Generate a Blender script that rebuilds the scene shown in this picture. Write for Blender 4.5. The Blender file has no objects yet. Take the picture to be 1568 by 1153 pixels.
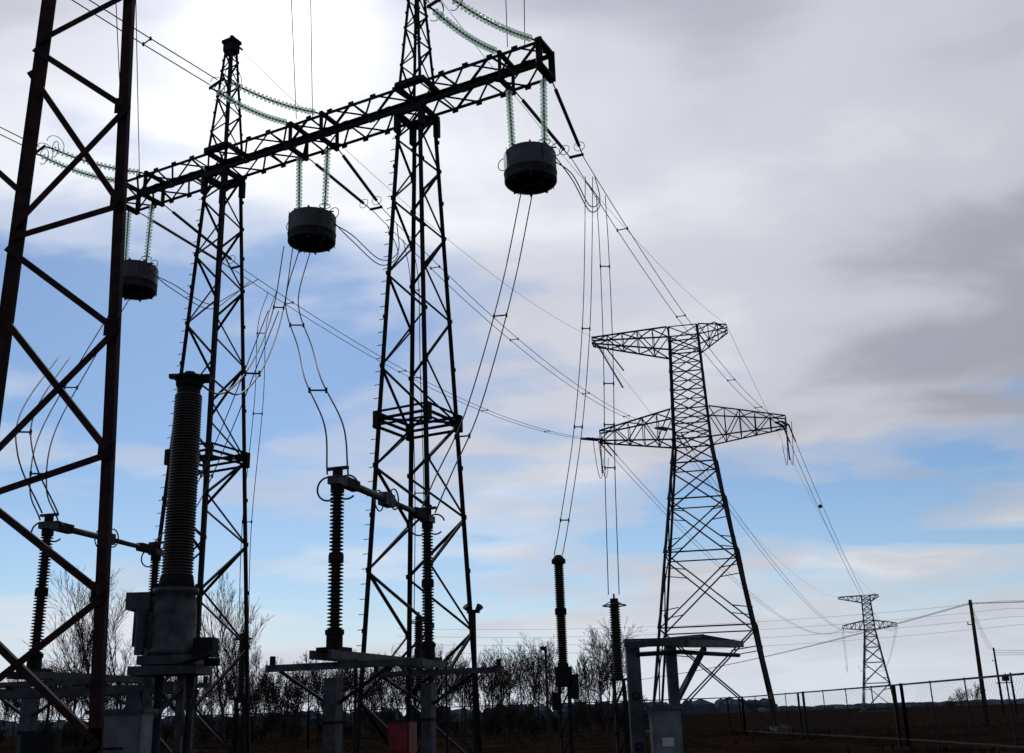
import bpy, math, random
from mathutils import Vector as V, Matrix
random.seed(4)
sc=bpy.context.scene

# ---------------------------------------------------------------- materials
def mat(name,col,rough=.6,metal=0.,var=.35,scale=6.,col2=None,bump=0.,spec=.3):
    m=bpy.data.materials.new(name); m.use_nodes=True
    nt=m.node_tree; b=nt.nodes['Principled BSDF']
    tc=nt.nodes.new('ShaderNodeTexCoord'); n=nt.nodes.new('ShaderNodeTexNoise')
    n.inputs['Scale'].default_value=scale; n.inputs['Detail'].default_value=6
    nt.links.new(tc.outputs['Object'],n.inputs['Vector'])
    r=nt.nodes.new('ShaderNodeValToRGB'); nt.links.new(n.outputs['Fac'],r.inputs[0])
    c2=col2 or tuple(c*(1-var) for c in col)
    r.color_ramp.elements[0].position=.36; r.color_ramp.elements[1].position=.66
    r.color_ramp.elements[0].color=(*c2,1)
    r.color_ramp.elements[1].color=(*(tuple(c*(1+var) for c in col) if not col2 else col),1)
    nt.links.new(r.outputs[0],b.inputs['Base Color'])
    b.inputs['Roughness'].default_value=rough; b.inputs['Metallic'].default_value=metal
    b.inputs['Specular IOR Level'].default_value=spec
    if bump:
        bp=nt.nodes.new('ShaderNodeBump'); bp.inputs['Strength'].default_value=bump
        nt.links.new(n.outputs['Fac'],bp.inputs['Height']); nt.links.new(bp.outputs[0],b.inputs['Normal'])
    return m
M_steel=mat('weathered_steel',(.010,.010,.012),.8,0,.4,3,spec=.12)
M_pyl=mat('pylon_steel',(.022,.024,.030),.8,0,.3,1,spec=.15)
M_far=mat('haze_tinted_lattice',(.085,.095,.12),.8,0,.2,1,spec=.2)  # far pylon steel, aerial haze painted in as a lighter, bluish base colour
M_rust=mat('rusty_primer_steel',(.034,.016,.015),.8,0,.5,5,(.010,.007,.009),0,.10)
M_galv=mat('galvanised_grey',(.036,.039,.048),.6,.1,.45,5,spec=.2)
M_paint=mat('grey_painted_cabinet',(.085,.092,.11),.55,0,.3,4)
M_porc=mat('brown_porcelain',(.008,.006,.007),.4,0,.3,8,None,0,.3)
M_wire=mat('aluminium_conductor',(.02,.021,.025),.7,0,.1,5,spec=.2)
M_trap=mat('dark_fibreglass_drum',(.020,.022,.030),.6,0,.5,3)
M_red=mat('red_paint',(.11,.006,.008),.5,0,.4,5)
M_bark=mat('bare_bark',(.034,.028,.026),.9,0,.35,2,spec=.1)
M_wood=mat('creosoted_wood',(.018,.015,.014),.9,0,.35,6)
M_conc=mat('concrete',(.05,.048,.046),.9,0,.25,4,None,.2)
M_white=mat('label_white',(.35,.35,.34),.6,0,.1,5)
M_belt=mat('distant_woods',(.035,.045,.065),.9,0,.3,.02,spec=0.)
M_grnd=mat('dry_grass_ground',(.015,.0098,.0072),1,0,.5,.35,(.005,.004,.0035),.6,.0)
M_tuft=mat('dry_grass_blades',(.034,.023,.016),1,0,.5,.8,(.008,.006,.005),0,.0)
def glass():
    m=bpy.data.materials.new('pale_green_glass'); m.use_nodes=True; nt=m.node_tree
    nt.nodes.clear(); o=nt.nodes.new('ShaderNodeOutputMaterial')
    t=nt.nodes.new('ShaderNodeBsdfTranslucent'); t.inputs[0].default_value=(.54,.68,.60,1)
    g=nt.nodes.new('ShaderNodeBsdfGlossy'); g.inputs[0].default_value=(.75,.82,.8,1); g.inputs[1].default_value=.12
    tr=nt.nodes.new('ShaderNodeBsdfTransparent'); tr.inputs[0].default_value=(.82,.90,.85,1)
    n=nt.nodes.new('ShaderNodeTexNoise'); n.inputs['Scale'].default_value=4
    a=nt.nodes.new('ShaderNodeMixShader'); b=nt.nodes.new('ShaderNodeMixShader')
    mr=nt.nodes.new('ShaderNodeMapRange'); mr.inputs[3].default_value=.38; mr.inputs[4].default_value=.58
    nt.links.new(n.outputs['Fac'],mr.inputs[0]); nt.links.new(mr.outputs[0],b.inputs[0])
    a.inputs[0].default_value=.3; nt.links.new(t.outputs[0],a.inputs[1]); nt.links.new(g.outputs[0],a.inputs[2])
    nt.links.new(a.outputs[0],b.inputs[1]); nt.links.new(tr.outputs[0],b.inputs[2])
    nt.links.new(b.outputs[0],o.inputs[0]); return m
M_glass=glass()

# ---------------------------------------------------------------- mesh builder
class B:
    def __init__(s): s.v=[];s.f=[];s.m=[];s.mats=[];s.sm=[]
    def mi(s,m):
        if m not in s.mats: s.mats.append(m)
        return s.mats.index(m)
    def add(s,vs,fs,m,smooth=False):
        o=len(s.v); s.v+= [tuple(x) for x in vs]; k=s.mi(m)
        for f in fs: s.f.append(tuple(i+o for i in f)); s.m.append(k); s.sm.append(smooth)
    def frame(s,d,up=None):
        d=d.normalized(); u=up or (V((0,0,1)) if abs(d.z)<.95 else V((1,0,0)))
        a=d.cross(u).normalized(); return a,a.cross(d).normalized()
    def bar(s,p,q,w,h=None,m=M_steel,up=None):
        p=V(p);q=V(q);h=h or w;a,b=s.frame(q-p,up);r=[(-1,-1),(1,-1),(1,1),(-1,1)]
        vs=[c+a*x*w/2+b*y*h/2 for c in(p,q) for x,y in r]
        s.add(vs,[(0,1,2,3),(7,6,5,4)]+[(i,i+4,(i+1)%4+4,(i+1)%4) for i in range(4)],m)
    def ang(s,p,q,w,m=M_steel,inw=None,t=None):
        p=V(p);q=V(q);t=t or w*.14
        a,b=s.frame(q-p)
        if inw is not None:
            iv=V(inw); a=a if a.dot(iv)>=0 else -a; b=b if b.dot(iv)>=0 else -b
        r=[(0,0),(w,0),(w,t),(t,t),(t,w),(0,w)]
        vs=[c+a*x+b*y for c in(p,q) for x,y in r]
        s.add(vs,[(0,1,2,3,4,5),(11,10,9,8,7,6)]+[(i,i+6,(i+1)%6+6,(i+1)%6) for i in range(6)],m)
    def box(s,c,sz,m,rz=0.):
        c=V(c);R=Matrix.Rotation(rz,3,'Z')
        vs=[c+R@V((x*sz[0]/2,y*sz[1]/2,z*sz[2]/2)) for z in(-1,1) for x,y in((-1,-1),(1,-1),(1,1),(-1,1))]
        s.add(vs,[(3,2,1,0),(4,5,6,7)]+[(i,(i+1)%4,(i+1)%4+4,i+4) for i in range(4)],m)
    def tube(s,pts,r,m=M_wire,n=5,r2=None):
        pts=[V(p) for p in pts];vs=[];N=len(pts);ref=None
        for i,p in enumerate(pts):
            d=(pts[min(i+1,N-1)]-pts[max(i-1,0)])
            a,b=s.frame(d)
            if ref is not None and a.dot(ref)<0: a,b=-a,-b
            ref=a
            rr=r if r2 is None else r+(r2-r)*i/(N-1)
            vs+=[p+(a*math.cos(6.2832*k/n)+b*math.sin(6.2832*k/n))*rr for k in range(n)]
        fs=[(i*n+k,i*n+(k+1)%n,(i+1)*n+(k+1)%n,(i+1)*n+k) for i in range(N-1) for k in range(n)]
        fs+=[tuple(range(n))[::-1],tuple((N-1)*n+k for k in range(n))]
        s.add(vs,fs,m,True)
    def lathe(s,p,q,prof,m,n=14,smooth=True):
        p=V(p);q=V(q);d=q-p;L=d.length;d.normalize();a,b=s.frame(d);vs=[]
        for t,r in prof: vs+=[p+d*t*L+(a*math.cos(6.2832*k/n)+b*math.sin(6.2832*k/n))*r for k in range(n)]
        N=len(prof)
        fs=[(i*n+k,i*n+(k+1)%n,(i+1)*n+(k+1)%n,(i+1)*n+k) for i in range(N-1) for k in range(n)]
        fs+=[tuple(range(n))[::-1],tuple((N-1)*n+k for k in range(n))]
        s.add(vs,fs,m,smooth)
    def cyl(s,p,q,r,m,n=14,r2=None): s.lathe(p,q,[(0,r),(1,r if r2 is None else r2)],m,n,False)
    def sheds(s,p,q,r0,r1,pitch,m=M_porc,n=14,tap=1.):
        L=(V(q)-V(p)).length;k=max(3,int(L/pitch));pr=[]
        for i in range(k):
            a=i/k;g_=1+(tap-1)*a;pr+=[(a,r0*g_),(a+.25/k,r1*g_),(a+.4/k,r1*g_),(a+.75/k,r0*g_)]
        pr.append((1,r0*tap)); s.lathe(p,q,pr,m,n)
    def string(s,p,q,m=M_glass,r=.125,pitch=.15,sag=0.):
        p=V(p);q=V(q);L=(q-p).length;k=int(L/pitch)
        def P(t): 
            x=p.lerp(q,t); x.z-=4*sag*t*(1-t); return x
        s.tube([P(i/8) for i in range(9)],.018,M_steel,5)
        for i in range(k):
            c=P((i+.5)/k); d=(P((i+1)/k)-P(i/k)).normalized()
            s.lathe(c-d*.05,c+d*.04,[(0,.035),(.12,r*.75),(.3,r),(.5,r*.95),(.75,r*.4),(1,.035)],m,12)
            s.cyl(c+d*.03,c+d*.085,.034,M_steel,8)
    def ring(s,c,R,r,ax,m=M_galv,a0=0,a1=6.2832,n=20):
        ax=V(ax);a,b=s.frame(ax)
        s.tube([V(c)+(a*math.cos(a0+(a1-a0)*i/n)+b*math.sin(a0+(a1-a0)*i/n))*R for i in range(n+1)],r,m,5)
    def obj(s,name):
        me=bpy.data.meshes.new(name); me.from_pydata(s.v,[],s.f)
        for m in s.mats: me.materials.append(m)
        me.polygons.foreach_set('material_index',s.m); me.polygons.foreach_set('use_smooth',s.sm)
        me.update(); o=bpy.data.objects.new(name,me); sc.collection.objects.link(o); return o

def curve(pts,n=8):
    pts=[V(p) for p in pts];P=[pts[0]*2-pts[1]]+pts+[pts[-1]*2-pts[-2]];o=[]
    for i in range(1,len(P)-2):
        for k in range(n):
            t=k/n;a,b,c,d=P[i-1],P[i],P[i+1],P[i+2]
            o.append(.5*((2*b)+(c-a)*t+(2*a-5*b+4*c-d)*t*t+(3*b-a-3*c+d)*t**3))
    o.append(pts[-1]); return o
def sagl(p,q,sag,n=24):
    p=V(p);q=V(q);o=[]
    for i in range(n+1):
        t=i/n;x=p.lerp(q,t);x.z-=4*sag*t*(1-t);o.append(x)
    return o
def twin(b,pts,off,r=.017,sp=None,m=M_wire):
    off=V(off)
    b.tube([p+off for p in pts],r,m,5); b.tube([p-off for p in pts],r,m,5)
    if sp:
        for t in sp:
            c=pts[min(len(pts)-1,int(t*(len(pts)-1)))]; b.tube([c-off*1.15,c+off*1.15],.022,M_steel,5)
            for k in(-1,1): b.tube([c+off*k-V((0,0,.06)),c+off*k+V((0,0,.06))],.028,M_steel,6)

# lattice helpers
def ring4(c,e1,e2,w,z): return [V((c[0],c[1],z))+(e1*x+e2*y)*w/2 for x,y in((-1,-1),(1,-1),(1,1),(-1,1))]
def levels(z0,z1,wf,k):
    z=z0;o=[z0]
    while z<z1-.3: z+=wf(z)*k; o.append(z)
    sc_=(z1-z0)/(o[-1]-z0); return [z0+(x-z0)*sc_ for x in o]
def lattice(b,c,e1,e2,lv,wf,leg,br,m,style='Z',hor=(),gus=0):
    R=[ring4(c,e1,e2,wf(z),z) for z in lv]
    cc=lambda z:V((c[0],c[1],z))
    for k in range(4):
        b.ang(R[0][k],R[-1][k],leg,m,cc((lv[0]+lv[-1])/2)-(R[0][k]+R[-1][k])/2)
    for i in range(len(lv)-1):
        for k in range(4):
            j=(k+1)%4; inn=cc(lv[i])-(R[i][k]+R[i][j])/2
            if style=='X':
                b.ang(R[i][k],R[i+1][j],br,m,inn); b.ang(R[i][j]+inn*.004,R[i+1][k]+inn*.004,br,m,-inn)
            else:
                if (i+k//2)%2: b.ang(R[i][k],R[i+1][j],br,m,inn)
                else: b.ang(R[i][j],R[i+1][k],br,m,inn)
            if i in hor or style=='X': b.ang(R[i][k],R[i][j],br,m,inn)
            if gus: b.box(R[i][k]+(cc(lv[i])-R[i][k])*.03,(gus,gus,gus*1.2),m,math.atan2(e1.y,e1.x))
    for k in range(4): b.ang(R[-1][k],R[-1][(k+1)%4],br,m)
    for i in hor:
        b.ang(R[i][0],R[i][2],br,m)

# ---------------------------------------------------------------- gantry (portal)
d=V((.890,-.456,0)); n=V((.456,.890,0))
def AB(a,b,z=0.): 
    x=d*a+n*b; return V((x.x,x.y,z))
BC=25.2; ZB=19.95; ZT=20.80; HW=.44
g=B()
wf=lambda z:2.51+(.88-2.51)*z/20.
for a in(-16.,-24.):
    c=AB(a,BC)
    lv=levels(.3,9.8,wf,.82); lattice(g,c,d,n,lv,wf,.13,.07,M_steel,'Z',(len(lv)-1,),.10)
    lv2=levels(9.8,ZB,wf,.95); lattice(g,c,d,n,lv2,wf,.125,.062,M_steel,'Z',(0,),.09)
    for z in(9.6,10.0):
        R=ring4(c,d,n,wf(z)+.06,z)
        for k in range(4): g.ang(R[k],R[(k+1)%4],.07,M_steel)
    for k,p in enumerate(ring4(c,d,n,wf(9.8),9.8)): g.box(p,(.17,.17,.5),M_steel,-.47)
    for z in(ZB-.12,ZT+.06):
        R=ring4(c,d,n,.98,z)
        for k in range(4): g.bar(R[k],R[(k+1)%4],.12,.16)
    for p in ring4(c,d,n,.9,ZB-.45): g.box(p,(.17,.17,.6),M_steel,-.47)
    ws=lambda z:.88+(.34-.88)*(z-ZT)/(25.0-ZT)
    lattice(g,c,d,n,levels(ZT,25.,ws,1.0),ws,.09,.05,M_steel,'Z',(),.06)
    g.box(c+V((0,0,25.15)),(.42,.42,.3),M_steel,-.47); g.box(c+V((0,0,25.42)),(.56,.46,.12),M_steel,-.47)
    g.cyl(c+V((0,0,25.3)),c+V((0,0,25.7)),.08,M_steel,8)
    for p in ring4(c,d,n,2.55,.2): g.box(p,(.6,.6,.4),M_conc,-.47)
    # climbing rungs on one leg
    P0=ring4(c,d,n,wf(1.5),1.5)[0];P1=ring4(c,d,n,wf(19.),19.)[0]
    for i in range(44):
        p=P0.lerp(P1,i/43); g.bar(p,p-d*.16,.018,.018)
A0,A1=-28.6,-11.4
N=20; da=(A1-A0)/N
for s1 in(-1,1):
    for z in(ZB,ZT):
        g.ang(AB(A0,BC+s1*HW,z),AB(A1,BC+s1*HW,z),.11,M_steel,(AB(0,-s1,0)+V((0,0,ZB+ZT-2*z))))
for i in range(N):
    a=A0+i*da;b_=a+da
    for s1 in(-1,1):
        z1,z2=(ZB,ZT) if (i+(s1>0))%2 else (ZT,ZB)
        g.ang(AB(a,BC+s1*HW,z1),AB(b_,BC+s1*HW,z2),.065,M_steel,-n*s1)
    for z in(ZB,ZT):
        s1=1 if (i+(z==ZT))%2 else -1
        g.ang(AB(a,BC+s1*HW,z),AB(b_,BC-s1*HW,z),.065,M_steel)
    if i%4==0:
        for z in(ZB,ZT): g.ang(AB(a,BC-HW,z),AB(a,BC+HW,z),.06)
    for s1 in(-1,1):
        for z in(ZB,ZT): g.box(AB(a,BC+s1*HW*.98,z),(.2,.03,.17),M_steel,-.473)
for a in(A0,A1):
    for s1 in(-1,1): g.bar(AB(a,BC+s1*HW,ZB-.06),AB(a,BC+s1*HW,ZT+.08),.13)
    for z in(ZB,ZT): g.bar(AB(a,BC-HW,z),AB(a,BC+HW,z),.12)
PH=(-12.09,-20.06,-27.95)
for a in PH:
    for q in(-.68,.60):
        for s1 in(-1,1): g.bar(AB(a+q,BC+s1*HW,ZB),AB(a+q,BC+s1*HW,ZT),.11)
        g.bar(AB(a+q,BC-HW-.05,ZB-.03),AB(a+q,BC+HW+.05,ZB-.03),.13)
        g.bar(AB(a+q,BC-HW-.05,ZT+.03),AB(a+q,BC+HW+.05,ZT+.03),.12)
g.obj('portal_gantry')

# ---------------------------------------------------------------- line traps + insulator strings
Dz=16.9
for a in PH:
    t=B(); c=AB(a,BC,Dz)
    t.lathe(c-V((0,0,.50)),c+V((0,0,.50)),[(0,.60),(.02,.74),(.06,.77),(.30,.77),(.31,.785),(.34,.785),(.35,.77),(.93,.77),(.97,.75),(1,.60)],M_trap,40)
    for z in(-.52,.52):
        for k in range(4):
            an=k*math.pi/4; v=V((math.cos(an),math.sin(an),0))*.70
            t.bar(c-v+V((0,0,z)),c+v+V((0,0,z)),.05,.08,M_trap)
    for k in range(4):
        an=k*math.pi/2+.5; v=V((math.cos(an),math.sin(an),0))
        t.bar(c+v*.775+V((0,0,-.5)),c+v*.775+V((0,0,.5)),.04,.02,M_trap)
    t.cyl(c-V((0,0,.60)),c-V((0,0,.5)),.14,M_trap,10)
    for k in(-1,1):
        t.ring(c+d*k*.86+V((0,0,.38)),.20,.014,n,M_galv); t.tube([c+d*k*.6+V((0,0,.52)),c+d*k*.86+V((0,0,.45))],.025,M_steel)
        t.box(c+d*k*.35-V((0,0,.58)),(.10,.08,.14),M_trap)
    t.obj('line_trap')
    s=B()
    for q in(-.62,.55):
        top=AB(a+q,BC,ZB-.05); bot=c+d*(q*.9)+V((0,0,.72))
        s.string(top-V((0,0,.18)),bot,r=.115,pitch=.125)
        s.tube([top,top-V((0,0,.2))],.03,M_steel); s.tube([bot,bot-V((0,0,.25))],.03,M_steel)
        s.ring(bot+V((0,0,.02)),.17,.014,(0,0,1),M_galv)
    s.obj('suspension_insulator_strings')

inc=V((-.65,-.76,0))
for i,a in enumerate(PH):
    s=B(); mid=AB(a,BC-HW,20.75)+inc*3.5+V((0,0,-.25)); side=V((.76,-.65,0))
    for q in(-.66,.58):
        p=AB(a+q,BC-HW-.03,ZT-.02); e=mid+side*(.34 if q>0 else -.34)
        s.tube([p,p+(e-p)*.06],.03,M_steel); s.string(p+(e-p)*.06,p+(e-p)*.93,r=.115,pitch=.145,sag=.14)
        s.tube([p+(e-p)*.93,e],.03,M_steel)
        c=p+(e-p)*.9; s.ring(c,.28,.013,(e-p),M_galv,.6,5.6); s.ring(c+V((0,0,.2)),.3,.012,side,M_galv,0,3.6)
    s.bar(mid-side*.38,mid+side*.38,.04,.10)
    w=sagl(mid+inc*.1,mid+inc*46+V((0,0,12)),1.6,20)
    twin(s,w,side*.2,.018,(.05,))
    st=AB(a-.1,BC-HW,ZT); en=V((st.x*.03+.2,-6,23.5))
    twin(s,sagl(st,en,.5,14),V((.26,.06,0)),.014)
    s.obj('tension_insulator_strings')

# outgoing line to the pylon
e1=V((.982,-.19,0)); e2=V((.19,.982,0)); PC=V((13.75,80,0))
Rt=PC+e1*7.1; Lt=PC-e1*7.1
targets=[(Rt,22.1),(PC-e1*1.6-e2*1.4,22.1),(Lt,22.1)]
LW=[]
for i,a in enumerate(PH):
    s=B(); st=AB(a,BC+HW,20.0); T=V((targets[i][0].x,targets[i][0].y,targets[i][1]))
    w=sagl(st,T,2.0,40); LW.append(w); dirn=(w[1]-w[0]).normalized(); side=V((dirn.y,-dirn.x,0)).normalized()
    L=(T-st).length; k=int(round(4.4/L*40)); yoke=w[k]
    for q in(-.62,.62):
        p=AB(a+q,BC+HW,ZB); e=yoke+side*(.22 if q>0 else -.22)
        s.tube([p,e],.022,M_steel); 
        p1=p+(e-p)*.12;p2=p+(e-p)*.88
        s.sheds(p1,p2,.03,.062,.08,M_porc,8)
        s.ring(p2,.18,.012,(e-p),M_galv)
    s.bar(yoke-side*.26,yoke+side*.26,.04,.09)
    endk=40-max(1,int(round(3.6/L*40)))
    twin(s,w[k:endk+1],side*.2,.015,(.12,.35,.6,.82))
    y2=w[endk]; s.bar(y2-side*.3,y2+side*.3,.05,.1)
    for q in(-.22,.22): s.tube([y2+side*q,T+side*q],.02,M_steel); s.sheds(y2+side*q,T+side*q,.04,.085,.15,M_porc,6)
    c=AB(a,BC,Dz); jp=w[k+1]
    for q in(-1,1):
        s.tube(curve([c+d*.8+V((0,q*.15,.1)),c+d*.95+n*.9+V((0,0,-.15+q*.1)),c+d*.5+n*3.2+V((0,0,-.05+q*.1)),c+d*.3+n*4.6+V((0,0,.9+q*.05)),jp+side*.2*q]),.018)
    s.obj('overhead_conductors')
gw=B()
for a,x in((-16.,3.4),(-24.,-7.3)):
    st=AB(a,BC,25.5); T=PC+e1*x; T.z=30.7
    gw.tube(sagl(st,T,1.3,30),.010); gw.tube([st,st+(T-st).normalized()*.7],.035,M_steel)
    T2=V((95.7,300,0))+V((.94,-.35,0))*(x); T2.z=30.6
    gw.tube(sagl(T,T2,5,40),.014)
gw.obj('ground_wires')

# droppers
dr=B()
def dropper(pts,off,sp,r=.017): twin(dr,curve(pts),off,r,sp)
D=[AB(a,BC,16.25) for a in PH]
DN=V((-3.11,18.3,5.75)); DF=V((-1.88,22.3,5.75)); LN=V((-9.62,21.7,5.75)); LF=V((-8.68,25.6,5.75))
CTC=V((-4.93,15.5,0))
dropper([D[0]-V((.1,0,0)),(-.05,27.3,12.9),(-.95,25.4,9.0),(-1.6,23.4,6.8),DF],V((.17,-.03,0)),(.32,.62))
dropper([D[1]+V((-.2,0,.0)),(-6.37,29,13.4),(-5.35,26.1,10.9),(-4.5,23.,9.0),(-3.55,20.3,7.2),DN],V((.18,.02,0)),(.30,.66))
dropper([D[1]+V((-.75,0,.1)),(-6.75,29,13.2),(-5.7,23.,9.6),(-4.95,18.,7.2),CTC+V((.1,.1,6.75))],V((.14,.03,0)),(.28,.6))
dropper([D[2]+V((-.3,0,0)),(-13.1,31,12.4),(-12.0,26.5,9.0),(-10.6,23.2,6.8),LN],V((.17,.03,0)),(.35,.7))
dropper([(-13.3,30.,12.3),(-11.6,24.5,9.0),(-10.2,21.6,7.1),LN+V((.1,-.2,.1))],V((.15,.03,0)),(.5,))
CV=V((1.25,33,6.3)); SA=V((2.8,32,4.95))
dropper([LW[0][4],(2.8,34.1,17),(2.55,33.8,14),(2.1,33.5,10.5),(1.5,33.1,7.4),CV],V((.13,.02,0)),(.42,.62,.8),.014)
dropper([LW[0][5],(3.4,34.6,17),(3.25,33.9,13),(3.0,33,9),SA],V((.16,.02,0)),(.3,.58,.66,.75),.014)
dropper([LW[2][6],(-10.4,41.8,17.5),(-10.2,41,14),(-10.3,40.4,9),(-10.2,40.2,5.0)],V((.17,.02,0)),(.3,.55,.75),.015)
dropper([LW[1][5],(-3.6,37.6,17.5),(-3.5,37,14),(-3.3,36,9),(-3.3,35.6,5.0)],V((.15,.02,0)),(.3,.55,.75),.015)
dropper([(-6.9,29,13.1),(-8.3,29.5,9.5),(-8.5,27.5,7.1),LF],V((.15,.02,0)),(.5,),.015)
dr.obj('dropper_wires')

# ---------------------------------------------------------------- disconnectors
z=V((0,0,1))
def disconnector(P,Q,red=False):
    s=B(); P=V((P.x,P.y,0));Q=V((Q.x,Q.y,0)); u=(Q-P).normalized(); v=V((u.y,-u.x,0)); ang=math.atan2(u.y,u.x)
    for c in(P,Q):
        s.box(c+z*1.15,(.26,.22,2.3),M_galv,ang); s.box(c+z*.1,(.6,.6,.2),M_conc,ang)
        for zz in(.5,1.6): s.box(c+z*zz,(.275,.235,.05),M_steel,ang)
        s.box(c+z*2.76,(.5,.42,.06),M_steel,ang); s.cyl(c+z*2.79,c+z*3.0,.14,M_steel,12)
        s.cyl(c+z*3.0,c+z*3.08,.16,M_steel,14)
        s.sheds(c+z*3.08,c+z*4.2,.075,.135,.062); s.cyl(c+z*4.2,c+z*4.34,.13,M_steel,14)
        s.sheds(c+z*4.34,c+z*5.42,.07,.125,.062); s.cyl(c+z*5.42,c+z*5.55,.12,M_steel,14)
        s.box(c+z*5.62,(.34,.22,.14),M_galv,ang); s.cyl(c+z*5.6,c+z*5.85,.09,M_steel,10)
        s.bar(c+v*.2+z*5.85,c-v*.2+z*5.85,.08,.05,M_galv)
        s.ring(c+z*5.5-v*.18,.21,.018,u,M_galv,.3,5.4); s.ring(c+z*5.5+v*.18,.21,.018,u,M_galv,.3,5.4)
        s.bar(c-v*1.25+z*2.5,c+v*1.6+z*2.5,.12,.11,M_galv)
        for k,e_ in((-1,1.25),(1,1.6)):
            s.bar(c+v*k*1.0+z*2.45,c+v*k*.1+z*1.9,.05,.05,M_steel)
            s.cyl(c+v*k*(e_-.1)+z*2.52,c+v*k*(e_-.1)+z*2.7,.05,M_steel,8)
        s.bar(c+v*.35+u*.1,c+v*.35+u*.1+z*2.6,.04,.04,M_steel)
    for k in(-.17,.17):
        s.bar(P-u*.5+v*k+V((0,0,2.66)),Q+u*.5+v*k+V((0,0,2.66)),.06,.14,M_galv)
    A=P+V((0,0,5.66));C=Q+V((0,0,5.66));m=(A+C)/2
    s.tube([A,A.lerp(C,.46)],.07,M_galv,10); s.tube([C,A.lerp(C,.52)],.055,M_galv,10)
    s.box(m,(.42,.18,.24),M_galv,ang); s.ring(m+v*.16,.2,.016,v,M_galv); s.ring(m-v*.16,.2,.016,v,M_galv)
    s.box(A.lerp(C,.12),(.5,.16,.18),M_steel,ang); s.box(A.lerp(C,.88),(.5,.16,.18),M_steel,ang)
    c=P.lerp(Q,.62)
    s.bar(c+V((.25,0,.9)),c+V((.25,0,2.6)),.04,.04,M_steel)
    s.box(c+v*.12+V((0,0,1.3)),(.36,.42,.55),M_red if red else M_paint,ang)
    s.box(c+v*.12-u*.192+V((0,0,1.3)),(.025,.34,.45),M_red if red else M_paint,ang)
    s.box(c+v*.12+V((0,0,1.59)),(.42,.48,.03),M_steel,ang); s.box(c+v*.12+V((0,0,.51)),(.14,.14,1.02),M_galv,ang)
    s.obj('disconnector_switch')
disconnector(DN,DF,True); disconnector(LN,LF)

# ---------------------------------------------------------------- current transformer
s=B(); c=CTC
for x in(-.28,.28):
    for y in(-.28,.28): s.ang(c+V((x,y,0)),c+V((x,y,2.3)),.1,M_galv,V((-x,-y,0)))
for zz in(.7,1.5):
    for k in range(4):
        q=[(-.28,-.28),(.28,-.28),(.28,.28),(-.28,.28)];a_=q[k];b_=q[(k+1)%4]
        s.ang(c+V((*a_,zz)),c+V((*b_,zz+.6)),.06,M_galv)
s.box(c+z*.08,(.9,.9,.16),M_conc)
s.box(c+z*2.36,(.95,.8,.12),M_galv); s.box(c+z*2.50,(.75,.7,.12),M_galv)
s.lathe(c+z*2.56,c+z*3.5,[(0,.32),(.03,.35),(.1,.35),(.12,.31),(.6,.31),(.75,.30),(.9,.28),(.93,.32),(1,.32)],M_galv,28)
s.cyl(c+z*3.5,c+z*3.68,.26,M_steel,24,.23)
for k in range(16):
    a_=k*math.pi/8; s.cyl(c+V((.29*math.cos(a_),.29*math.sin(a_),3.47)),c+V((.29*math.cos(a_),.29*math.sin(a_),3.56)),.02,M_steel,6)
s.sheds(c+z*3.68,c+z*6.42,.205,.226,.043,M_porc,32,.9)
s.cyl(c+z*6.42,c+z*6.52,.17,M_steel,20); s.lathe(c+z*6.52,c+z*6.70,[(0,.18),(.3,.20),(.7,.20),(.8,.24),(1,.24)],M_steel,20)
s.box(c+V((-.24,0,6.72)),(.14,.1,.06),M_steel); s.box(c+V((.24,0,6.67)),(.16,.1,.12),M_steel)
s.cyl(c+z*6.68,c+z*6.78,.08,M_steel,8)
s.box(c+V((-.48,.0,3.33)),(.34,.36,.24),M_galv); s.box(c+V((-.43,0,3.0)),(.2,.3,.6),M_galv)
s.cyl(c+V((-.4,-.2,2.58)),c+V((-.4,-.2,3.2)),.07,M_galv,12)
s.box(c+V((.5,-.1,2.66)),(.28,.3,.26),M_steel); s.cyl(c+V((.5,-.1,2.46)),c+V((.7,-.1,2.46)),.06,M_steel,10)
s.cyl(c+V((.28,-.4,2.44)),c+V((.7,-.5,2.54)),.035,M_steel,8)
s.tube(curve([c+V((.3,-.3,2.5)),c+V((.38,-.34,1.8)),c+V((.3,-.3,.5)),c+V((.3,-.3,0))]),.03,M_steel)
s.obj('current_transformer')
# marshalling cabinet
s=B(); c=V((-5.0,13.9,0))
s.box(c+z*.92,(.66,.4,1.74),M_paint); s.box(c+V((0,0,1.81)),(.74,.5,.05),M_galv)
s.box(c+V((0,-.205,.92)),(.58,.02,1.6),M_paint); s.box(c+V((.24,-.225,.9)),(.03,.03,.16),M_steel)
s.box(c+V((-.05,-.218,1.38)),(.34,.008,.03),M_steel);s.box(c+V((-.05,-.218,1.32)),(.28,.008,.02),M_steel)
s.obj('control_cabinet')
# low bus support stand behind the near column
s=B()
for x in(-8.3,-5.9):
    s.box(V((x,16.9,1.05)),(.2,.2,2.1),M_galv); s.box(V((x,16.9,.1)),(.5,.5,.2),M_conc)
s.bar((-9.2,16.9,2.17),(-5.3,16.9,2.17),.14,.14,M_galv); s.bar((-9.2,17.3,2.17),(-5.3,17.3,2.17),.10,.14,M_galv)
for x in(-9.,-7.8,-6.6,-5.5): s.bar((x,16.8,2.26),(x,17.4,2.26),.1,.05,M_steel)
s.box((-7.2,16.75,1.3),(.5,.25,.6),M_steel)
s.obj('equipment_support_frame')

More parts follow.
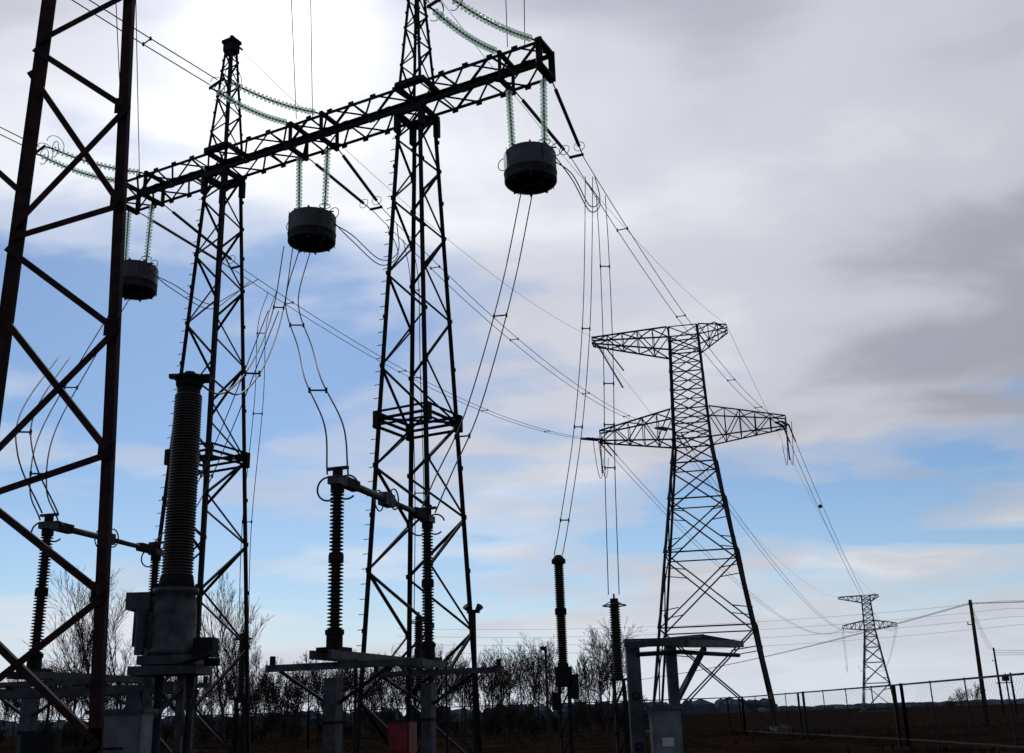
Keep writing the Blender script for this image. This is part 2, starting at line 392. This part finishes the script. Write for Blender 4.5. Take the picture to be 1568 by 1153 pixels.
# ---------------------------------------------------------------- capacitor VT, surge arresters
def stand(s,c,h):
    for x in(-.17,.17):
        for y in(-.17,.17): s.ang(c+V((x,y,0)),c+V((x,y,h)),.07,M_steel,V((-x,-y,0)))
    for i in range(3):
        zz=.3+i*(h-.4)/3
        for q in((-.17,-.17,.17,-.17),(.17,-.17,.17,.17),(-.17,.17,.17,.17),(-.17,-.17,-.17,.17)):
            s.ang(c+V((q[0],q[1],zz)),c+V((q[2],q[3],zz+(h-.4)/3)),.04,M_steel)
    s.box(c+V((0,0,h+.03)),(.5,.5,.06),M_steel); s.box(c+V((0,0,.06)),(.6,.6,.12),M_conc)
s=B(); c=V((1.25,33,0)); stand(s,c,2.4)
s.box(c+z*2.72,(.5,.45,.5),M_steel); s.box(c+V((.3,-.1,2.4)),(.26,.25,.7),M_steel); s.box(c+V((-.28,-.1,2.0)),(.2,.25,.5),M_steel)
s.cyl(c+z*2.97,c+z*3.07,.17,M_steel); s.sheds(c+z*3.07,c+z*4.5,.12,.165,.065); s.cyl(c+z*4.5,c+z*4.68,.18,M_steel)
s.sheds(c+z*4.68,c+z*6.05,.12,.16,.065); s.cyl(c+z*6.05,c+z*6.17,.22,M_steel); s.cyl(c+z*6.17,c+z*6.3,.2,M_steel,16,.10)
s.obj('voltage_transformer')
for c,h in((V((2.8,32,0)),4.85),(V((-3.3,35.6,0)),4.85),(V((-10.2,40.2,0)),4.85)):
    s=B(); stand(s,c,h-2.35); b0=h-2.29
    s.cyl(c+z*b0,c+z*(b0+.12),.14,M_steel); s.sheds(c+z*(b0+.12),c+z*(h-.15),.12,.165,.07)
    s.cyl(c+z*(h-.15),c+z*(h-.02),.12,M_steel); s.ring(c+z*(h-.22),.34,.02,z,M_steel)
    for k in range(4):
        a_=k*math.pi/2+.4; s.tube([c+z*(h-.05),c+V((.34*math.cos(a_),.34*math.sin(a_),h-.22))],.015,M_steel)
    s.cyl(c+z*(h-.02),c+z*(h+.12),.03,M_steel,6)
    s.obj('surge_arrester')

# bus support frame right + cabinet
s=B(); o=V((1.42,14,0))
s.box(o+V((0,0,1.2)),(.17,.16,2.4),M_galv); s.box(o+V((.50,.1,1.2)),(.13,.14,2.4),M_galv)
s.box(o+V((0,0,.06)),(.5,.5,.12),M_conc); s.box(o+V((.5,.1,.06)),(.3,.4,.12),M_conc)
s.bar(o+V((-.1,0,2.45)),o+V((.72,.06,2.45)),.1,.1,M_galv)
R_=[o+V((0,-.15,2.42)),o+V((.55,-.1,2.42)),o+V((1.75,1.9,2.5)),o+V((1.2,2.0,2.62))]
s.bar(R_[0],R_[3],.14,.09,M_galv); s.bar(R_[1],R_[2],.12,.09,M_galv); s.bar(R_[2],R_[3],.12,.09,M_galv)
for t in(.2,.4,.6,.8): s.bar(R_[0].lerp(R_[3],t),R_[1].lerp(R_[2],t),.1,.05,M_galv)
s.tube([o+V((.05,-.1,2.3)),o+V((.6,0,2.32)),o+V((1.7,1.8,2.34))],.03,M_steel)
s.bar(o+V((.52,.15,1.7)),o+V((1.1,1.1,2.42)),.06,.06,M_steel)
for zz in(.6,1.2,1.8):
    s.box(o+V((0,-.087,zz)),(.10,.012,.10),M_steel); s.cyl(o+V((.0,-.10,zz)),o+V((.0,-.088,zz)),.018,M_galv,6)
s.obj('equipment_support_frame')
s=B(); c=o+V((.34,-.1,0))
s.box(c+V((.0,0,.84)),(.36,.3,1.56),M_paint); s.box(c+V((0,0,1.65)),(.44,.38,.05),M_galv)
s.box(c+V((0,-.155,.84)),(.30,.02,1.44),M_paint); s.box(c+V((.11,-.17,.9)),(.02,.02,.12),M_steel); s.box(c+V((0,-.168,1.25)),(.14,.006,.1),M_white)
s.obj('control_cabinet')

# ---------------------------------------------------------------- near truss column (left)
s=B(); K=1.6
def RX(h): return V((-4.88-.040*(h-.5),13.,h))
def LX(h): return V((-6.76+.012*h,13.,h))
for f,w in((RX,.13),(LX,.17)):
    s.ang(f(0),f(15),w,M_rust,V((-1 if f is RX else 1,1,0)),.022)
sh=V((-.66,1.56,0))
s.ang(LX(0)+sh*.35,LX(15)+sh*.35,.15,M_rust,V((1,-1,0)),.02)
bars=[(8.3,9.3),(8.3,6.5),(6.8,8.9),(6.8,6.35),(5.0,6.2),(5.0,3.2),(3.34,5.3),(3.34,2.8),(1.59,2.9),(1.59,.2),(-.1,1.5),(10.2,9.4),(10.2,11.8),(11.8,10.3),(-.1,-1.0)]
for i,(r,l) in enumerate(bars):
    off=V((0,-.03-.012*(i%3),0)) 
    s.ang(RX(r+K)+off,LX(l+K)+off,.085,M_rust,V((0,0,-1)),.014)
for r,_ in bars[::2]:
    s.box(RX(r+K)+V((-.07,-.015,0)),(.2,.014,.24),M_rust)
    for q in(-.07,.0,.07): s.cyl(RX(r+K)+V((-.06+q*.4,-.05,q)),RX(r+K)+V((-.06+q*.4,-.01,q)),.014,M_rust,6)
for a_,b_ in((.6,2.2),(2.2,4.2),(4.2,6.),(6.,8.),(8.,10.),(10.,12.)):
    s.ang(LX(a_),LX(b_)+sh*.35,.05,M_rust)
s.ang(LX(5.2)+sh*.35,LX(7.2)+V((-1.5,.3,0)),.07,M_rust); s.ang(LX(8.6),LX(10.)+V((-1.5,.3,0)),.08,M_rust)
for f in(RX,LX): s.box(f(.15)+V((0,0,0)),(.5,.5,.3),M_conc)
s.obj('lattice_column')

# ---------------------------------------------------------------- pylons
def pylon(C,e1,e2,m,k=1.0):
    s=B(); C=V(C)
    w1=lambda z:8.8+(2.9-8.8)*z/21.3
    lat=.17*k; br=.10*k
    lv=[0,7.2,12.6,16.6,19.4,21.3]
    lattice(s,C,e1,e2,lv,w1,lat*1.15,br,m,'X')
    for i in range(3):
        R0=ring4(C,e1,e2,w1(lv[i]),lv[i]);R1=ring4(C,e1,e2,w1(lv[i+1]),lv[i+1])
        for a_ in range(4):
            b_=(a_+1)%4
            for p,q in((a_,b_),(b_,a_)):
                X=R0[p].lerp(R1[q],.26); L_=R0[p].lerp(R1[p],.22); s.ang(L_,X,br*.7,m)
                X=R0[p].lerp(R1[q],.76); L_=R0[q].lerp(R1[q],.80); s.ang(L_,X,br*.7,m)
    w2=lambda z:2.9+(2.3-2.9)*(z-21.3)/9.2
    lv2=[21.3,22.5,23.7,25.2,26.7,28.2,29.3,30.5]
    lattice(s,C,e1,e2,lv2,w2,lat*.8,br*.85,m,'X')
    def arm(sg,L,zb,zt,ztb,ztt,n_,we):
        w=w2(zb)
        P=[];
        for i in range(n_+1):
            t=i/n_; x=w/2+(L-w/2)*t; hw=(w/2)*(1-t)+we/2*t
            b0=zb+(ztb-zb)*t; t0=zt+(ztt-zt)*t
            P.append([C+e1*sg*x+e2*y*hw+V((0,0,q)) for q in(b0,t0) for y in(-1,1)])
        for j in range(4): s.ang(P[0][j],P[-1][j],lat*.65,m)
        for i in range(n_):
            a_,b_=P[i],P[i+1]
            for (p,q) in((0,2),(1,3),(0,1),(2,3)):
                if i%2: s.ang(a_[p],b_[q],br*.75,m)
                else: s.ang(a_[q],b_[p],br*.75,m)
                s.ang(b_[p],b_[q],br*.6,m)
    arm(1,7.1,21.3,23.7,21.9,22.7,5,.9); arm(-1,7.1,21.3,23.7,21.9,22.7,5,.9)
    arm(-1,7.3,28.6,30.5,30.0,30.5,5,.8); arm(1,3.4,28.8,30.5,30.0,30.5,3,.8)
    s.tube([C+e1*3.2+V((0,0,30.5)),C+e1*2.5+V((0,0,31.0)),C+e1*1.2+V((0,0,30.5))],.05,m)
    for p in ring4(C,e1,e2,8.8,.15): s.box(p,(1,1,.5),M_conc)
    return s
s=pylon(PC,e1,e2,M_pyl)
for x in(7.1,-7.1):
    c=PC+e1*x+V((0,0,22.0)); 
    for q in(-.2,.2):
        s.tube(curve([c-e2*3.4+e1*q+V((0,0,-.5)),c-e2*1.8+e1*q+V((0,0,-2.2)),c+e1*q+V((0,0,-2.9)),c+e2*1.8+e1*q+V((0,0,-2.3)),c+e2*3.4+e1*q+V((0,0,-.6))]),.025)
    s.sheds(c,c+V((0,0,-2.6)),.035,.08,.15,M_porc,6)
s.sheds(PC-e1*6.9+V((0,0,30)),PC-e1*5.0-e2*.6+V((0,0,26.0)),.04,.09,.15,M_porc,6)
s.sheds(PC-e1*6.3+V((0,0,29.8)),PC-e1*4.9+V((0,0,27.6)),.04,.08,.15,M_porc,6)
s.obj('transmission_pylon')
f1=V((.94,-.342,0)).normalized(); f2=V((.342,.94,0)).normalized(); P2=V((95.7,300,0))
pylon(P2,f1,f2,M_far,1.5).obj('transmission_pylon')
s=B()
for x,q in((7.1,7.1),(-1.,-1.),(-7.1,-7.1)):
    A=PC+e1*x+V((0,0,22.1)); C=P2+f1*q+V((0,0,22.1)); w=sagl(A,C,6.5,60)
    side=V((.94,-.34,0))*.22
    twin(s,w[1:],side,.022); s.tube([A+side,w[1]+side],.06,M_porc,6); s.tube([A-side,w[1]-side],.06,M_porc,6)
    C2=C+V((85,290,0)); twin(s,sagl(C,C2,7,20),side,.04)
    if x>0:
        b_=w[6]; s.lathe(b_-V((0,0,.2)),b_+V((0,0,.2)),[(0,.02),(.2,.14),(.5,.2),(.8,.14),(1,.02)],M_steel,10)
s.obj('overhead_conductors')

# ---------------------------------------------------------------- poles
def pole(c,h,arm=True,lean=(0,0)):
    s=B(); c=V(c); t=c+V((lean[0],lean[1],h)); s.lathe(c,t,[(0,.17),(1,.11)],M_wood,10)
    if arm:
        u=V((.55,.83,0)); a_=c.lerp(t,.96)
        s.bar(a_-u*.5,a_+u*.5,.08,.08,M_wood)
        for k in(-.45,.45,0): s.cyl(a_+u*k,a_+u*k+V((0,0,.2)),.04,M_porc,6)
        a_=c.lerp(t,.80); s.bar(a_-V((.4,0,0)),a_+V((.1,0,0)),.06,.06,M_wood); s.cyl(a_-V((.38,0,0)),a_-V((.38,0,-.18)),.04,M_porc,6)
    return s
s=pole((31.75,77,0),8.5,True,(.15,0))
for k in(-.45,.45,0):
    a_=V((31.85+k*.5,77+k*.8,8.25)); s.tube(sagl(a_,V((60+k*.9,140+k*.4,7.8)),.8,16),.012); s.tube(sagl(a_,V((2,215+k,7.5)),2,20),.012)
    s.tube(sagl(a_,V((70,40+k,8)),.8,14),.011)
s.obj('utility_pole')
s=pole((60,140,0),8.1); s.box((60.9,140,4.4),(.7,.6,.8),M_steel); s.bar((59.6,140,3.8),(61.6,140,3.8),.12,.12,M_wood); s.lathe(V((61.6,140,0)),V((61.6,140,5.0)),[(0,.17),(1,.13)],M_wood,8)
for k in range(3): s.tube(sagl((60,140,7.8-k*.3),(160,118,8+k),1.5,16),.022)
s.obj('utility_pole')
s=B()
for k in range(4):
    s.tube(sagl((-20,175+k,12+k*1.3),(75,165+k,12.5+k*1.3),1.6,30),.018); s.tube(sagl((75,165+k,12.5+k*1.3),(210,150+k,15+k*1.6),2.4,30),.018)
s.obj('distant_overhead_wires')
s=B(); c=V((-1.7,40,0)); s.cyl(c,c+z*5.4,.11,M_steel,10,.09); s.bar(c+V((-.25,0,5.3)),c+V((.25,0,5.3)),.05)
s.cyl(c+V((-.1,-.1,5.3)),c+V((-.26,-.25,5.52)),.06,M_steel,12,.14); s.cyl(c+V((.1,-.1,5.3)),c+V((.26,-.25,5.5)),.06,M_steel,12,.14)
s.obj('floodlight_pole')
s=B(); c=V((1.35,60,0)); s.cyl(c,c+z*5.2,.09,M_wood,8,.07); s.box(c+V((-.1,-.1,5.1)),(.35,.15,.2),M_steel); s.obj('lamp_post')

# ---------------------------------------------------------------- fence
s=B()
path=[V((13.6,16,0)),V((14.3,42,0)),V((13.4,68,0)),V((-14,73,0)),V((-60,80,0))]
H=2.36
for i in range(len(path)-1):
    A,C=path[i],path[i+1]; L=(C-A).length; k=max(1,int(L/3.2)); u=(C-A).normalized()
    for j in range(k+1):
        p=A.lerp(C,j/k)
        if j%4==0: s.bar(p,p+z*H,.10,.10,M_steel); s.bar(p+u*.9,p+u*.9+z*(H-.03),.09,.09,M_steel)
        else: s.bar(p,p+z*H,.035,.035,M_steel)
    s.bar(A+z*(H-.05),C+z*(H-.05),.06,.06,M_steel); s.bar(A+z*.35,C+z*.35,.05,.05,M_steel)
    if i<3:
        step=.22; nn=int(L/step)
        for j in range(nn):
            x=j*step
            for sg in(1,-1):
                x2=x+sg*1.75
                if 0<=x2<=L: s.bar(A+u*x+z*.38,A+u*x2+z*(H-.08),.003,.003,M_wire)
s.obj('chain_link_fence')

# ---------------------------------------------------------------- ground
me=bpy.data.meshes.new('ground'); vs=[];fs=[]
rad=[0,6,12,18,25,35,50,70,100,150,230,350,600,1200,4000]; nseg=72
vs.append((0,0,0))
for r in rad[1:]:
    for k in range(nseg):
        a_=6.2832*k/nseg; x,y=r*math.cos(a_),r*math.sin(a_)
        zz=.0 if r<50 else .25*math.sin(x*.021+1)*math.cos(y*.017)
        vs.append((x,y,zz))
for k in range(nseg): fs.append((0,1+k,1+(k+1)%nseg))
for i in range(len(rad)-2):
    o0=1+i*nseg;o1=o0+nseg
    for k in range(nseg): fs.append((o0+k,o1+k,o1+(k+1)%nseg,o0+(k+1)%nseg))
me.from_pydata(vs,[],fs); me.materials.append(M_grnd); go=bpy.data.objects.new('ground',me); sc.collection.objects.link(go)
s=B()
for i in range(13000):
    y=9+random.random()**1.3*75; x=(random.random()*1.3-.6)*(y*.95)
    if random.random()<.5: x=13+random.random()*40; y=18+random.random()*60
    h=.06+random.random()**2*.28; a_=random.random()*3.14
    for k in range(4):
        a_+=1.1; dx,dy=math.cos(a_)*.035,math.sin(a_)*.035
        lx,ly=random.uniform(-.12,.12),random.uniform(-.12,.12)
        s.add([(x-dx,y-dy,0),(x+dx,y+dy,0),(x+lx,y+ly,h)],[(0,1,2)],M_tuft)
s.obj('dry_grass')

# ---------------------------------------------------------------- bare trees
def tree_segs(h,seed,spread=.5,maxlev=4):
    R=random.Random(seed); segs=[]
    def grow(p,dv,L,r,lev):
        n_=5 if lev==0 else (3 if lev<3 else 2)
        q=p; dd=dv.copy()
        for i in range(n_):
            dd=(dd+V((R.uniform(-1,1),R.uniform(-1,1),R.uniform(-.2,.6)))*.12).normalized()
            q2=q+dd*L/n_; ra=r*(1-.5*i/n_); rb=r*(1-.5*(i+1)/n_)
            segs.append((q,q2,ra,rb)); q=q2
            if lev<maxlev and not(lev==0 and i<1):
                for _ in range(2):
                    if R.random()>(.95,.85,.75,.62)[min(lev,3)]: continue
                    an=R.uniform(0,6.28); side=dd.cross(V((math.cos(an),math.sin(an),.3))).normalized()
                    nd=(dd*(1-spread*.5)+side*spread*R.uniform(.6,1.2)+V((0,0,.12))).normalized()
                    grow(q,nd,L*R.uniform(.42,.66),rb*.5,lev+1)
        if lev<maxlev: grow(q,dd,L*.5,r*.42,lev+1)
    grow(V((0,0,0)),V((R.uniform(-.06,.06),0,1)),h*.6,h*.013,0)
    mx=max(s_[1].z for s_ in segs); k=h/mx
    return [(a*k,b*k,ra,rb) for a,b,ra,rb in segs]
def addtree(s,segs,c,rot,k=1.,rmin=.012):
    R=Matrix.Rotation(rot,3,'Z'); c=V(c); sv=s.v; sf=s.f; mi=s.mi(M_bark)
    for a,b,ra,rb in segs:
        a=R@(a*k)+c; b=R@(b*k)+c; dd=b-a
        if dd.length<1e-4: continue
        u,w=s.frame(dd); ra=max(ra*k,rmin); rb=max(rb*k,rmin*.8); o=len(sv)
        for p,r in((a,ra),(b,rb)):
            sv.extend([tuple(p+u*r),tuple(p-u*r*.5+w*r*.87),tuple(p-u*r*.5-w*r*.87)])
        sf.extend([(o,o+1,o+4,o+3),(o+1,o+2,o+5,o+4),(o+2,o,o+3,o+5)]); s.m+=[mi]*3; s.sm+=[False]*3
var=[tree_segs(9,11+i,.5+.08*(i%3)) for i in range(6)]
print('segs',[len(v) for v in var])
s=B(); R=random.Random(5)
bear=[(-.240+.0068*i+R.uniform(-.003,.003),None) for i in range(32)]+[(-.0185,8.2),(-.0125,9.4),(-.0006,9.2),(.0083,9.9),(.0143,9.6),(.0238,9.4),(.0330,7.6),(.048,7.),(.060,8.2),(.0702,10.4),(.0760,9.4),(.0815,11.6)]
for tb,hh in bear:
    y=R.uniform(100,135); h_=(hh or R.uniform(6.6,9.2))*y/115
    addtree(s,R.choice(var),(tb*y,y,0),R.uniform(0,6),h_/9,.017)
for i in range(24):
    tb=-.465+.0098*i; y=R.uniform(105,135); addtree(s,R.choice(var),(tb*y,y,0),R.uniform(0,6),R.uniform(6.8,9.5)/9,.017)
for i in range(130):
    y=R.uniform(90,125); tb=R.uniform(-.49,.11); addtree(s,R.choice(var),(tb*y,y,-.5),R.uniform(0,6),R.uniform(.22,.42),.017)
for tb,y,k in((.392,120,.36),(.407,125,.42),(.463,150,.36),(.383,118,.26)):
    addtree(s,var[1],(tb*y,y,0),y,k,.010)
s.obj('distant_tree_row')
for tb,y,hh,sd in((-.379,92,15.5,31),(-.357,98,14,32),(-.266,94,14.5,33),(-.253,100,12.5,34),(-.402,96,12,35)):
    s=B(); addtree(s,tree_segs(hh,sd,.42),(tb*y,y,0),sd,1.,.013); s.obj('bare_tree')
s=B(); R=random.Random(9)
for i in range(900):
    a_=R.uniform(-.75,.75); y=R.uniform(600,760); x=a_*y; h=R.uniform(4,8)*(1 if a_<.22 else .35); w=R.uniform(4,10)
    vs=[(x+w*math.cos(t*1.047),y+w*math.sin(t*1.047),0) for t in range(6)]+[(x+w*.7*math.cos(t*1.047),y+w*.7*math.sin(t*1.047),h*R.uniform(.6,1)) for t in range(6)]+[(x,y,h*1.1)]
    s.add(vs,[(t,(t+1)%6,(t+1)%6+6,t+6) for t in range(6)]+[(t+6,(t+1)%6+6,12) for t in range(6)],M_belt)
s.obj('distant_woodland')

# ---------------------------------------------------------------- world / sky
SEL,SAZ=math.radians(38),math.radians(-14)
sd=V((math.sin(SAZ)*math.cos(SEL),math.cos(SAZ)*math.cos(SEL),math.sin(SEL)))
w=bpy.data.worlds.new('World'); sc.world=w; w.use_nodes=True; nt=w.node_tree; N_=nt.nodes; L_=nt.links
bg=N_['Background']; bg.inputs[1].default_value=.1
sky=N_.new('ShaderNodeTexSky'); sky.sky_type='NISHITA'; sky.sun_disc=False; sky.sun_elevation=SEL; sky.sun_rotation=SAZ
sky.air_density=1.0; sky.dust_density=.3
def Mt(op,a,b=None,c=None,clamp=False):
    n_=N_.new('ShaderNodeMath'); n_.operation=op; n_.use_clamp=clamp
    for i,x in enumerate((a,b,c)):
        if x is None: continue
        if isinstance(x,(int,float)): n_.inputs[i].default_value=x
        else: L_.new(x,n_.inputs[i])
    return n_.outputs[0]
def ramp(f,st,interp='EASE'):
    n_=N_.new('ShaderNodeValToRGB'); n_.color_ramp.interpolation=interp; e=n_.color_ramp.elements
    while len(e)<len(st): e.new(.5)
    for k,(p,c) in enumerate(st):
        e[k].position=p; e[k].color=(*c,1) if isinstance(c,tuple) else (c,c,c,1)
    L_.new(f,n_.inputs[0]); return n_.outputs[0]
def mix(f,a,b):
    n_=N_.new('ShaderNodeMix'); n_.data_type='RGBA'
    for s_,x in((0,f),(6,a),(7,b)):
        if isinstance(x,tuple): n_.inputs[s_].default_value=(*x,1)
        elif isinstance(x,(int,float)): n_.inputs[s_].default_value=x
        else: L_.new(x,n_.inputs[s_])
    return n_.outputs[2]
tc=N_.new('ShaderNodeTexCoord'); nm=N_.new('ShaderNodeVectorMath'); nm.operation='NORMALIZE'; L_.new(tc.outputs['Generated'],nm.inputs[0])
sp=N_.new('ShaderNodeSeparateXYZ'); L_.new(nm.outputs[0],sp.inputs[0]); X,Y,Z=sp.outputs
zc=Mt('ADD',Mt('MAXIMUM',Z,0.),.15)
cb=N_.new('ShaderNodeCombineXYZ'); L_.new(Mt('DIVIDE',X,zc),cb.inputs[0]); L_.new(Mt('DIVIDE',Y,zc),cb.inputs[1])
def noise(scale,det,rough,off,rot,sx,dist=0.):
    mp=N_.new('ShaderNodeMapping'); L_.new(cb.outputs[0],mp.inputs[0]); mp.inputs['Location'].default_value=off; mp.inputs['Rotation'].default_value=(0,0,rot); mp.inputs['Scale'].default_value=sx
    n_=N_.new('ShaderNodeTexNoise'); n_.inputs['Scale'].default_value=scale; n_.inputs['Detail'].default_value=det; n_.inputs['Roughness'].default_value=rough; n_.inputs['Distortion'].default_value=dist
    L_.new(mp.outputs[0],n_.inputs['Vector']); return n_.outputs['Fac']
nA=noise(1.15,7,.48,(3.1,1.7,0),.35,(.8,1.0,1),.2)
nB=noise(.95,5,.45,(7.3,2.2,0),-.3,(1,.9,1),.3)
nC=noise(2.8,6,.5,(1.3,5.2,0),.5,(.75,1.1,1),.3)
bias=ramp(Z,[(0.,.34),(.07,.13),(.11,.01),(.25,.00),(.31,.10),(.38,.20),(.5,.36)],'LINEAR')
cov=Mt('ADD',Mt('ADD',nA,Mt('SUBTRACT',bias,.055)),Mt('MULTIPLY',X,.11))
cov=Mt('ADD',cov,Mt('MULTIPLY',Mt('SUBTRACT',nC,.5),.42))
cover=ramp(cov,[(.42,0.),(.50,.45),(.60,1.)])
dt=N_.new('ShaderNodeVectorMath'); dt.operation='DOT_PRODUCT'; L_.new(nm.outputs[0],dt.inputs[0]); dt.inputs[1].default_value=sd
raw=dt.outputs['Value']; dot=Mt('MAXIMUM',raw,0.)
thick=Mt('ADD',Mt('MULTIPLY',nB,.65),Mt('MULTIPLY',nC,.35))
thick=Mt('ADD',thick,Mt('ADD',Mt('MULTIPLY',Mt('SUBTRACT',Z,.36),.24),Mt('MULTIPLY',X,.09)))
ccol=ramp(thick,[(.36,(.87,.885,.935)),(.50,(.66,.675,.745)),(.64,(.44,.45,.53))])
base=Mt('ADD',.48,Mt('MULTIPLY',Mt('MAXIMUM',raw,-.6),.34))
tot=Mt('ADD',Mt('ADD',base,Mt('MULTIPLY',Mt('POWER',dot,3.),.22)),Mt('ADD',Mt('MULTIPLY',Mt('POWER',dot,34.),.26),Mt('MULTIPLY',Mt('POWER',dot,300.),1.6)))
vm=N_.new('ShaderNodeVectorMath'); vm.operation='SCALE'; L_.new(ccol,vm.inputs[0]); L_.new(Mt('MULTIPLY',tot,10.),vm.inputs['Scale'])
vs_=N_.new('ShaderNodeVectorMath'); vs_.operation='MULTIPLY'; L_.new(sky.outputs[0],vs_.inputs[0]); vs_.inputs[1].default_value=(.56,.70,.86)
col=mix(cover,vs_.outputs[0],vm.outputs[0])
haze=ramp(Z,[(0.,.90),(.05,.60),(.13,0.10),(.25,0.)])
col=mix(haze,col,(6.9,7.4,8.2))
L_.new(col,bg.inputs[0])
sl=bpy.data.lights.new('sun','SUN'); sl.energy=2.0; sl.angle=math.radians(1.5); sl.color=(1,.95,.88)
so=bpy.data.objects.new('sun',sl); sc.collection.objects.link(so); so.rotation_euler=(-sd).to_track_quat('-Z','Y').to_euler()

# ---------------------------------------------------------------- camera
cd=bpy.data.cameras.new('camera'); cd.sensor_width=36; cd.lens=36*1632/1568; cd.clip_end=9000; cd.clip_start=.05
co=bpy.data.objects.new('camera',cd); sc.collection.objects.link(co)
co.matrix_world=Matrix.Translation((0,0,1.6))@Matrix.Rotation(math.radians(107.7),4,'X')@Matrix.Rotation(math.radians(-1.83),4,'Z')
sc.camera=co
sc.view_settings.view_transform='Standard'; sc.view_settings.look='None'; sc.view_settings.exposure=0
